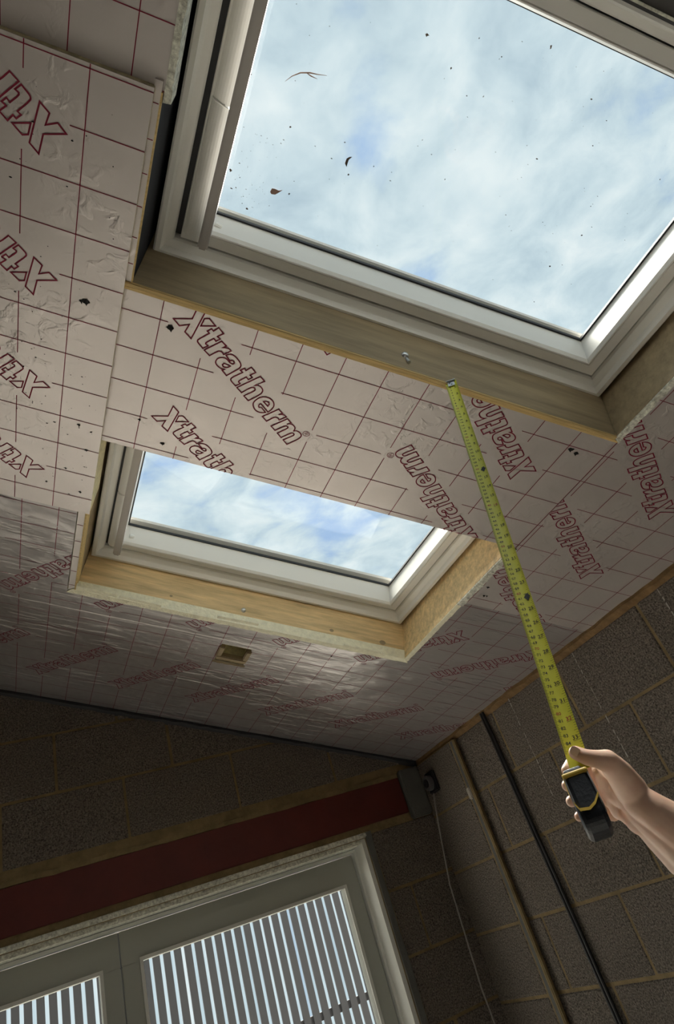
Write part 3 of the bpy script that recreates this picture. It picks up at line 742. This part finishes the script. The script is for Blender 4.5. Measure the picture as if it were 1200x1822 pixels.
# round black box and its thin cable
jb = empty('junction_box', Matrix.Translation((XR - .022, 2.885, 1.935)), 'small round black junction box high in the far right corner', 'junction box')
j = MB(); j.box(-.018, 0, -.040, .040, -.045, .045); j.obj('back_plate', 'black_plastic', jb, bevel=.006)
j = MB(); j.tube([(-.017, 0, 0), (-.040, 0, 0)], .032, 22); j.obj('round_cover', 'grey_plastic', jb, bevel=.003)
j = MB(); j.tube([(-.040, 0, 0), (-.045, 0, 0)], .018, 18); j.obj('knockout', 'black_plastic', jb)
cb = MB(); cb.tube([(XR - .045, 2.885, 1.89), (XR - .050, 2.900, 1.84), (XR - .060, 2.93, 1.72), (XR - .085, 2.95, 1.55), (XR - .10, 2.96, 1.2), (XR - .08, 2.965, .6), (XR - .07, 2.97, FLOOR + .01)], .0035, 8)
cb = cb.obj('cable', 'cable_grey', smooth=True); tag(cb, 'thin pale cable hanging from the round black junction box', 'cable')
cb = MB()
cb.tube([(XR - .012, 2.352, 2.05), (XR - .011, 2.349, 1.9), (XR - .012, 2.343, 1.6), (XR - .012, 2.336, 1.3), (XR - .012, 2.330, .6), (XR - .012, 2.33, FLOOR + .02)], .0062, 10)
cb = cb.obj('cable', 'black_plastic', smooth=True); tag(cb, 'black cable running straight down the right block wall, nearer the camera of the pair', 'cable')
cb = MB()
cb.tube([(XR - .012, 2.368, 2.05), (XR - .011, 2.365, 1.9), (XR - .012, 2.359, 1.6), (XR - .012, 2.351, 1.3), (XR - .012, 2.346, .6), (XR - .012, 2.346, FLOOR + .02)], .0062, 10)
cb = cb.obj('cable', 'black_plastic', smooth=True); tag(cb, 'black cable running straight down the right block wall, nearer the corner of the pair', 'cable')
kc = MB(); kc.box(XR - .030, XR - .021, 2.628, 2.652, 1.795, 1.840); kc = kc.obj('wall_clip', 'chalk', bevel=.003); tag(kc, 'small pale clip beside the metal bead on the right block wall', 'clip')

# door in the far wall
dr = empty('door_1', Matrix.Translation((0, YG, 0)), 'pale glazed door under the red beam', kind='structure')
b = MB(); b.box(DX1 - .018, DX1 + .004, .008, .20, FLOOR, DH); b.box(DX0 - .004, DX0 + .018, .008, .20, FLOOR, DH); b.obj('side_lining', 'door_white', dr)
b = MB(); b.box(DX0 + .018, DX1 - .018, .012, .20, DH - .016, DH + .004); b.obj('head_lining', 'foam_torn', dr, bevel=.002)
b = MB(); k = 24; vs_ = []
for i, z in enumerate(lin(FLOOR, DH + .02, k)):
    vs_ += [(DX1 + .003, -.004 - U_(0, .003), z), (DX1 + .028 + U_(-.003, .003), -.006 - U_(0, .002), z), (DX1 + .030, .008, z), (DX1 + .003, .008, z)]
b.add(vs_, [(4 * i + j, 4 * i + 4 + j, 4 * i + 4 + (j + 1) % 4, 4 * i + (j + 1) % 4) for i in range(k) for j in range(4)] + [(4 * k, 4 * k + 1, 4 * k + 2, 4 * k + 3)]); b.obj('cavity_closer', 'concrete', dr)
b = MB(); b.box(DX0, DX1 + .01, -.006, .012, DH + .002, DH + .020); b.obj('cavity_closer', 'foam_torn', dr, bevel=.003)
fx0, fx1, ft = DX0 + .018, DX1 - .018, DH - .018
b = MB(); b.box(fx0, fx1, .10, .17, ft - .012, ft); b.box(fx0, fx0 + .010, .10, .17, FLOOR, ft - .012); b.box(fx1 - .010, fx1, .10, .17, FLOOR, ft - .012); b.obj('frame', 'pvc_white', dr)
gt, gb = ft - .125, FLOOR + .12
NL = 3; lw_ = (fx1 - fx0 - .024) / NL
for i in range(NL):
    a0, a1 = fx0 + .012 + lw_ * i, fx0 + .012 + lw_ * (i + 1) - .004; gx0, gx1 = a0 + .075, a1 - .073
    b = MB(); b.box(a0, a1, .115, .16, gt, ft - .016); b.box(a0, a1, .115, .16, FLOOR + .01, gb); b.box(a0, gx0, .115, .16, gb, gt); b.box(gx1, a1, .115, .16, gb, gt)
    lf = b.obj('door_leaf', 'door_paint', dr, bevel=.002)
    b = MB()
    for (p0, p1, c0, c1) in ((gx0 - .012, gx1 + .012, gt, gt + .012), (gx0 - .012, gx1 + .012, gb - .012, gb), (gx0 - .012, gx0, gb, gt), (gx1, gx1 + .012, gb, gt)): b.box(p0, p1, .108, .116, c0, c1)
    b.obj('glazing_bead', 'door_white', lf)
    b = MB(); b.box(gx0 - .002, gx1 + .002, .134, .140, gb, gt); b.obj('glass_pane', 'glass', lf)
    if i == NL - 2:
        b = MB(); b.tube([(a1 - .04, .115, .75), (a1 - .04, .06, .75), (a1 - .16, .06, .75)], .009, 10); b.obj('door_handle', 'steel', lf)
cn = MB(); cn.box(DX0 - .25, DX1 + .25, YG + .30, YG + 1.25, 2.12, 2.18); cn = cn.obj('sun_block_canopy', 'slate', bevel=.004); tag(cn, 'added unseen flat canopy keeping sun off the outside of the door', 'canopy')  # added out of view to keep direct sun from the door and ceiling
# slatted fence outside, seen through the door glass
fn = empty('slatted_fence', Matrix.Translation((0, YG + 3.2, 0)), 'dark upright slat fence seen through the door glass', 'fence')
xk = -3.2
sl_mesh = None
while xk < 3.8:
    if sl_mesh is None:
        b = MB(); b.box(-.026, .026, 0, .02, FLOOR, 2.3); sl_mesh = b.mesh('slat', 'slate')
    o = bpy.data.objects.new('slat', sl_mesh); COL.objects.link(o); o.parent = fn; o.location = (xk, U_(-.004, .004), 0); xk += .078
for z in (.3, 1.1):
    b = MB(); b.box(-3.3, 3.8, .022, .06, z, z + .05); b.obj('rail', 'slate', fn)

# remaining shell, out of the picture: high side wall, rear wall with its wide opening, floor and ground
wl = MB(); wl.box(-2.45, -2.25, -2.8, YG + .2, FLOOR, roof_z(-2.3, .1)); wl = wl.obj('wall_left', 'block'); tag(wl, 'high side block wall', kind='structure')
wb = MB()
wall_poly(wb, -2.35, XR + .22, FLOOR, -2.85, -2.65)
wb = wb.obj('wall_back', 'block'); tag(wb, 'rear block wall behind the viewer', kind='structure')
flr = MB(); flr.box(-2.45, XR + .22, -2.85, YG + .3, FLOOR - .1, FLOOR); flr = flr.obj('floor', 'screed'); tag(flr, 'pale screed floor', kind='structure')
gd = MB(); gd.box(-14, 14, -14, 14, FLOOR - .2, FLOOR - .11); so_ = MB(); so_.box(-6, 6, YG + .3, YG + 1.7, FLOOR - .11, FLOOR - .09); so_ = so_.obj('added_soil', 'added_soil'); tag(so_, 'unseen dark strip of soil outside the door', 'added_soil', kind='stuff'); gd = gd.obj('ground', 'paving'); tag(gd, 'pale paved ground outside', kind='structure')  # dark strip is added to cut ground bounce reaching the far ceiling

# ------------------------------------------------------------------ tape measure
HK = cw(.642, -.0715, -.001); EN = at(1022, 1332, .8195)
AX = (EN - HK).normalized(); BLEN = (EN - HK).length + .026
VIEW = ((HK + EN) / 2 - CAM).normalized()
TX = AX.cross(VIEW).normalized()                  # across the blade
if TX.dot(WM @ Vector((1, 0, 0))) < 0: TX = -TX
BN = TX.cross(AX).normalized()
if BN.dot(VIEW) > 0: BN = -BN                     # towards the camera
tape = empty('tape_measure', Matrix.Translation(EN), 'yellow tape measure with black case, stretched from the timber lip to the hand', 'tape measure')
TM = Matrix.Translation(-EN)
def tp_(s, x, lift=0.0):                          # s along the blade from the hook, x across in metres
    sag = -.004 * math.sin(math.pi * min(1, s / BLEN)); c = (x / .0125) ** 2
    return HK + AX * s + TX * x + BN * (sag + .0026 * c + lift) - EN
bl = MB(); ns, nx = 60, 8; vs_ = []
for i in range(ns + 1):
    for k in range(nx + 1): vs_.append(tp_(BLEN * i / ns, -.0125 + .025 * k / nx))
for i in range(ns + 1):
    for k in range(nx + 1): vs_.append(tp_(BLEN * i / ns, -.0125 + .025 * k / nx, -.0004))
n1 = (ns + 1) * (nx + 1); fs = []
for i in range(ns):
    for k in range(nx):
        a = i * (nx + 1) + k; fs += [(a, a + 1, a + nx + 2, a + nx + 1), (n1 + a, n1 + a + nx + 1, n1 + a + nx + 2, n1 + a + 1)]
bl.add(vs_, fs); blade = bl.obj('blade', 'tape_yellow', tape, smooth=True)
# ticks and numerals printed on the blade
tk = MB(); rd = MB()
def tquad(mb, s0, s1, x0, x1):
    mb.add([tp_(s0, x0, .0004), tp_(s0, x1, .0004), tp_(s1, x1, .0004), tp_(s1, x0, .0004)], [(0, 1, 2, 3)])
mm = 2
while mm * .001 < BLEN - .02:
    l = .0052 if mm % 10 == 0 else (.0038 if mm % 5 == 0 else .0024)
    if mm * .001 > .012: tquad(tk, mm * .001 - .00016, mm * .001 + .00016, -.0124, -.0124 + l)
    mm += 1
k = 1
while k * .0254 / 8 < BLEN - .02:
    l = .0100 if k % 8 == 0 else (.005 if k % 4 == 0 else .003)
    if k > 4: tquad(tk, k * .0254 / 8 - .0002, k * .0254 / 8 + .0002, .0124 - l, .0124)
    k += 1
_digits = {}
def text_mesh(t):
    if t not in _digits:
        c = bpy.data.curves.new('t', 'FONT'); c.body = t; c.size = 1; c.align_x = 'CENTER'; c.resolution_u = 2; c.offset = .012
        o = bpy.data.objects.new('t', c); COL.objects.link(o); dg = bpy.context.evaluated_depsgraph_get(); dg.update()
        me = bpy.data.meshes.new_from_object(o.evaluated_get(dg)); _digits[t] = ([v.co.copy() for v in me.vertices], [tuple(p.vertices) for p in me.polygons])
        bpy.data.objects.remove(o); bpy.data.curves.remove(c); bpy.data.meshes.remove(me)
    return _digits[t]
def numeral(mb, t, s, x, size):                   # numerals read across the blade
    vs_, fs = text_mesh(t)
    mb.add([tp_(s - v[0] * size * .0, 0, 0) if False else tp_(s - (.35 - v[1]) * -size * -1, x + v[0] * size, .0005) for v in vs_], fs)
def numeral_up(mb, t, s, x, size):
    vs_, fs = text_mesh(t)
    mb.add([tp_(s - (v[1] - .35) * size, x + v[0] * size, .0005) for v in vs_], fs)
cm = 2
while cm * .01 < BLEN - .03:
    numeral_up(rd if cm % 10 == 0 else tk, str(cm), cm * .01 - .0002, -.0045, .0062); cm += 1
inch = 1
while inch * .0254 < BLEN - .03:
    numeral_up(rd if inch % 16 == 0 else tk, str(inch), inch * .0254 - .004, .0058, .0078)
    if inch % 12 == 0:
        s = inch * .0254; tk.add([tp_(s - .007, .006, .0006), tp_(s, .011, .0006), tp_(s + .007, .006, .0006), tp_(s, .001, .0006)], [(0, 1, 2, 3)])
    inch += 1
def flat(mb, name, m, par):
    me = bpy.data.meshes.new(name); me.from_pydata(mb.v, [], mb.f); me.materials.append(MATS[m]); o = bpy.data.objects.new(name, me); COL.objects.link(o); o.parent = par; o['kind'] = 'stuff'; return o
flat(tk, 'black_scale_print', 'tape_black', blade); flat(rd, 'red_scale_print', 'tape_red', blade)
# the hook
hk = MB()
def tb(s0, s1, x0, x1, l0, l1):
    P = [tp_(s, x, l) for l in (l0, l1) for (s, x) in ((s0, x0), (s0, x1), (s1, x1), (s1, x0))]
    return P, [(0, 3, 2, 1), (4, 5, 6, 7), (0, 1, 5, 4), (1, 2, 6, 5), (2, 3, 7, 6), (3, 0, 4, 7)]
hk.add(*tb(-.001, .016, -.0075, .0075, .0012, .0022)); hk.add(*tb(-.002, .0, -.011, .011, -.012, .0045))
hook = hk.obj('end_hook', 'steel', tape)
for s, x in ((.005, -.003), (.011, .001)):
    r = MB(); c = tp_(s, x, .0022); r.tube([c, c + BN * .0012], .0018, 10); r.obj('rivet', 'black_plastic', hook)
# the case: rounded side profile in (AX, BN), extruded across TX
CA = (AX + TX * .12).normalized(); CT = (TX - AX * .12).normalized()
def case_pt(a, b, x): return CA * a + BN * b + CT * x - TX * .0185
def rounded(a0, a1, b0, b1, rs, n=7):
    out = []
    for (ca, cb_, sa, sb, r) in ((a1, b1, -1, -1, rs[0]), (a0, b1, 1, -1, rs[1]), (a0, b0, 1, 1, rs[2]), (a1, b0, -1, 1, rs[3])):
        cx, cy = ca + sa * r, cb_ + sb * r; base = {(-1, -1): 0, (1, -1): 90, (1, 1): 180, (-1, 1): 270}[(sa, sb)]
        for i in range(n + 1):
            t = math.radians(base + 90 * i / n); out.append((cx + r * math.cos(t), cy + r * math.sin(t)))
    return out
def extrude(mb, prof, x0, x1, round_=.004, twist=0):
    steps = [(x0, .0), (x0 + round_ * .3, .55), (x0 + round_, 1), (x1 - round_, 1), (x1 - round_ * .3, .55), (x1, 0)]
    n = len(prof); ca = sum(p[0] for p in prof) / n; cb_ = sum(p[1] for p in prof) / n; vs_ = []
    for x, k in steps:
        for a, b in prof:
            d = math.hypot(a - ca, b - cb_); f = (d - round_ * (1 - k)) / d
            vs_.append(case_pt(ca + (a - ca) * f, cb_ + (b - cb_) * f, x))
    fs = [(i * n + k, i * n + (k + 1) % n, (i + 1) * n + (k + 1) % n, (i + 1) * n + k) for i in range(len(steps) - 1) for k in range(n)]
    fs += [tuple(range(n)), tuple((len(steps) - 1) * n + k for k in range(n))]
    mb.add(vs_, fs)
C0, C1 = .041, .108           # along the blade line, past the thumb
cs = MB(); extrude(cs, rounded(C0 + .004, C1 - .003, -.020, .036, (.018, .006, .006, .022)), -.0095, .0195, .005)
case = cs.obj('case', 'rubber', tape, smooth=False)
cy_ = MB(); extrude(cy_, rounded(C0 + .001, C0 + .0065, -.018, .0375, (.002, .002, .002, .002), 2), -.0100, .0200, .002); cy_.obj('mouth_rim', 'case_yellow', case)
cm_ = MB(); extrude(cm_, rounded(C0 - .0004, C0 + .0010, -.014, .0335, (.0004,) * 4, 2), -.007, .0165, .0002); cm_.obj('case_mouth', 'dark_hole', case)
bandm = MB()
def band(path, w, lift):
    # path of (a, x) over the near face, following the profile's bulge
    vs_ = []
    for a, x in path: vs_ += [case_pt(a - w / 2, .036 + lift, x), case_pt(a + w / 2, .036 + lift, x), case_pt(a + w / 2, .034, x), case_pt(a - w / 2, .034, x)]
    k = len(path) - 1
    bandm.add(vs_, [(4 * i + j, 4 * i + 4 + j, 4 * i + 4 + (j + 1) % 4, 4 * i + (j + 1) % 4) for i in range(k) for j in range(4)] + [(0, 1, 2, 3), (4 * k, 4 * k + 1, 4 * k + 2, 4 * k + 3)])
band([(C0 + .034, -.0098), (C0 + .0425, -.0065), (C0 + .0445, .004), (C0 + .0405, .012), (C0 + .032, .0198)], .0030, .0010)
bandm.obj('yellow_band', 'case_yellow', case)
ed = MB()
ed.tube([case_pt(C0 + .006, .0345, .0185), case_pt(C0 + .02, .0352, .0190), case_pt(C0 + .042, .0345, .0193), case_pt(C1 - .016, .031, .0193)], .0010, 6)
ed.tube([case_pt(C0 + .006, .0345, -.0085), case_pt(C0 + .015, .0352, -.0090), case_pt(C0 + .034, .0345, -.0092)], .0010, 6)
ed.obj('case_seam', 'galv', case)
lk = MB(); extrude(lk, rounded(C0 - .009, C0 + .012, .004, .024, (.004,) * 4, 3), -.0065, .0150, .002); lk.obj('mouth_shade_block', 'rubber', case)  # black block, widened to stand for the dark area between thumb and rim

# ------------------------------------------------------------------ the arm and hand holding it
HB = MB()
def ball(c, r, sc=(1, 1, 1)):
    b = bmesh.new(); bmesh.ops.create_icosphere(b, subdivisions=3, radius=r); vs_ = [Vector(c) + v.co for v in b.verts]; fs = [tuple(x.index for x in f.verts) for f in b.faces]; b.free(); HB.add(vs_, fs)
def limb(chain):                      # chain of (point, radius)
    for (p, r), (q, s) in zip(chain, chain[1:]):
        d = (q - p).length; n = max(2, int(d / .003))
        HB.tube([p + (q - p) * i / n for i in range(n + 1)], [r + (s - r) * i / n for i in range(n + 1)], 18)
    for p, r in chain: ball(p, r)
def M(x, y, d, r): return (at(x, y, d), r)
# thumb
limb([M(1024.5, 1339.5, .806, .0083), M(1044, 1347.5, .800, .0093), M(1062, 1351, .800, .0105), M(1082, 1354.5, .808, .0135), M(1104, 1378, .825, .0175), M(1124, 1406, .835, .0205)])
# palm: fan of rays from the wrist to the knuckles, behind and beside the case
wr_ = M(1150, 1443, .838, .0245)
kn = [M(1066, 1352, .905, .0125), M(1092, 1382, .925, .0125), M(1104, 1412, .925, .0120), M(1108, 1442, .912, .0112)]
for k in kn: limb([wr_, (wr_[0].lerp(k[0], .5), .0185), k])
for i in range(3): limb([kn[i], kn[i + 1]])
limb([M(1072, 1372, .880, .0135), M(1090, 1406, .885, .0150), M(1104, 1440, .882, .0135)]); limb([M(1090, 1406, .885, .0150), M(1122, 1420, .86, .0180)]); limb([M(1104, 1378, .825, .0160), kn[0]]); limb([M(1096, 1362, .83, .0125), kn[0]])
limb([M(1118, 1405, .845, .0170), (kn[1][0].lerp(wr_[0], .35), .016)])
limb([M(1140, 1455, .845, .0205), M(1122, 1448, .862, .0150), kn[3]])
# fingers curling round the far face of the case, tips back on its left edge
tips = [((1066, 1352, .905), (1038, 1350, .918), (1017, 1360, .900), (1009, 1371, .875)),
        ((1092, 1382, .925), (1054, 1380, .935), (1018, 1388, .910), (1009.5, 1398, .880)),
        ((1104, 1412, .925), (1068, 1412, .937), (1030, 1419, .915), (1017, 1426, .888)),
        ((1108, 1442, .912), (1078, 1444, .925), (1046, 1449, .910), (1031, 1453, .888))]
for i, t in enumerate(tips):
    rs = (.0115, .0095, .0085, .0073) if i < 3 else (.0102, .0083, .0075, .0065)
    limb([(at(*p), r) for p, r in zip(t, rs)])
limb([M(1050, 1362, .915, .0115), M(1064, 1392, .925, .0125), M(1078, 1422, .925, .0125), M(1090, 1446, .912, .0110)])
limb([M(1066, 1352, .905, .0125), M(1072, 1380, .905, .0130), M(1088, 1420, .905, .0135)])
# wrist, forearm, elbow
fa = [(1150, 1443, .838, .0245), (1176, 1464, .832, .0265), (1212, 1494, .822, .0300), (1300, 1568, .79, .0380), (1400, 1650, .75, .0440), (1540, 1775, .69, .0450)]
limb([M(*p) for p in fa])
limb([M(1136, 1424, .830, .0200), M(1166, 1444, .820, .0215), M(1212, 1474, .812, .0260)])     # thumb side of the forearm
limb([M(1146, 1458, .846, .0180), M(1176, 1490, .838, .0200), M(1216, 1524, .825, .0250)])
def skin_mesh():
    me = bpy.data.meshes.new('h'); me.from_pydata(HB.v, [], HB.f)
    bm_ = bmesh.new(); bm_.from_mesh(me); bmesh.ops.recalc_face_normals(bm_, faces=bm_.faces); bm_.to_mesh(me); bm_.free()
    o = bpy.data.objects.new('h', me); COL.objects.link(o)
    r = o.modifiers.new('r', 'REMESH'); r.mode = 'VOXEL'; r.voxel_size = .0016; r.use_smooth_shade = True
    s = o.modifiers.new('s', 'SMOOTH'); s.factor = .6; s.iterations = 9
    dg = bpy.context.evaluated_depsgraph_get(); dg.update()
    out = bpy.data.meshes.new_from_object(o.evaluated_get(dg)); out.name = 'person'
    bpy.data.objects.remove(o); out.materials.clear(); out.materials.append(MATS['skin'])
    for p in out.polygons: p.use_smooth = True
    return out
pm = skin_mesh(); base = at(1212, 1494, .822)
pm.transform(Matrix.Translation(-base)); person = bpy.data.objects.new('person', pm); COL.objects.link(person); person.location = base
tag(person, 'bare forearm and hand reaching in from the right, thumb pressed on a tape measure', 'person')
# thumb nail facing the camera
nl = MB(); c0 = at(1024, 1337, .7975); ex = (at(1044, 1347.5, .795) - at(1024.5, 1337, .797)).normalized(); ez = (CAM - c0).normalized(); ey = ez.cross(ex).normalized()
vs_ = []; nn = 7
for i in range(nn + 1):
    for k in range(nn + 1):
        a, b = -1 + 2 * i / nn, -1 + 2 * k / nn
        q = 1 / max(1, (abs(a) ** 3 + abs(b) ** 3) ** (1 / 3)) if (a or b) else 1
        a *= q; b *= q
        vs_.append(c0 + ex * (a * .0062) + ey * (b * .0052) + ez * (-.0014 * (a * a + b * b)) - base)
nl.add(vs_, [(i * (nn + 1) + k, i * (nn + 1) + k + 1, (i + 1) * (nn + 1) + k + 1, (i + 1) * (nn + 1) + k) for i in range(nn) for k in range(nn)])
nl.obj('thumb_nail', 'nail', person, smooth=True)
# sleeve beyond the frame
sv = MB(); A_, B_ = at(1400, 1650, .75) - base, at(1540, 1775, .69) - base
sv.tube([A_.lerp(B_, t) for t in (.0, .3, .6, 1.0)] + [B_ + (B_ - A_) * .25 + Vector((0, -.05, -.06)), B_ + Vector((-.05, -.28, .02))], [.050, .054, .056, .058, .062, .066], 24)
sv.obj('sleeve', 'sleeve', person, smooth=True)
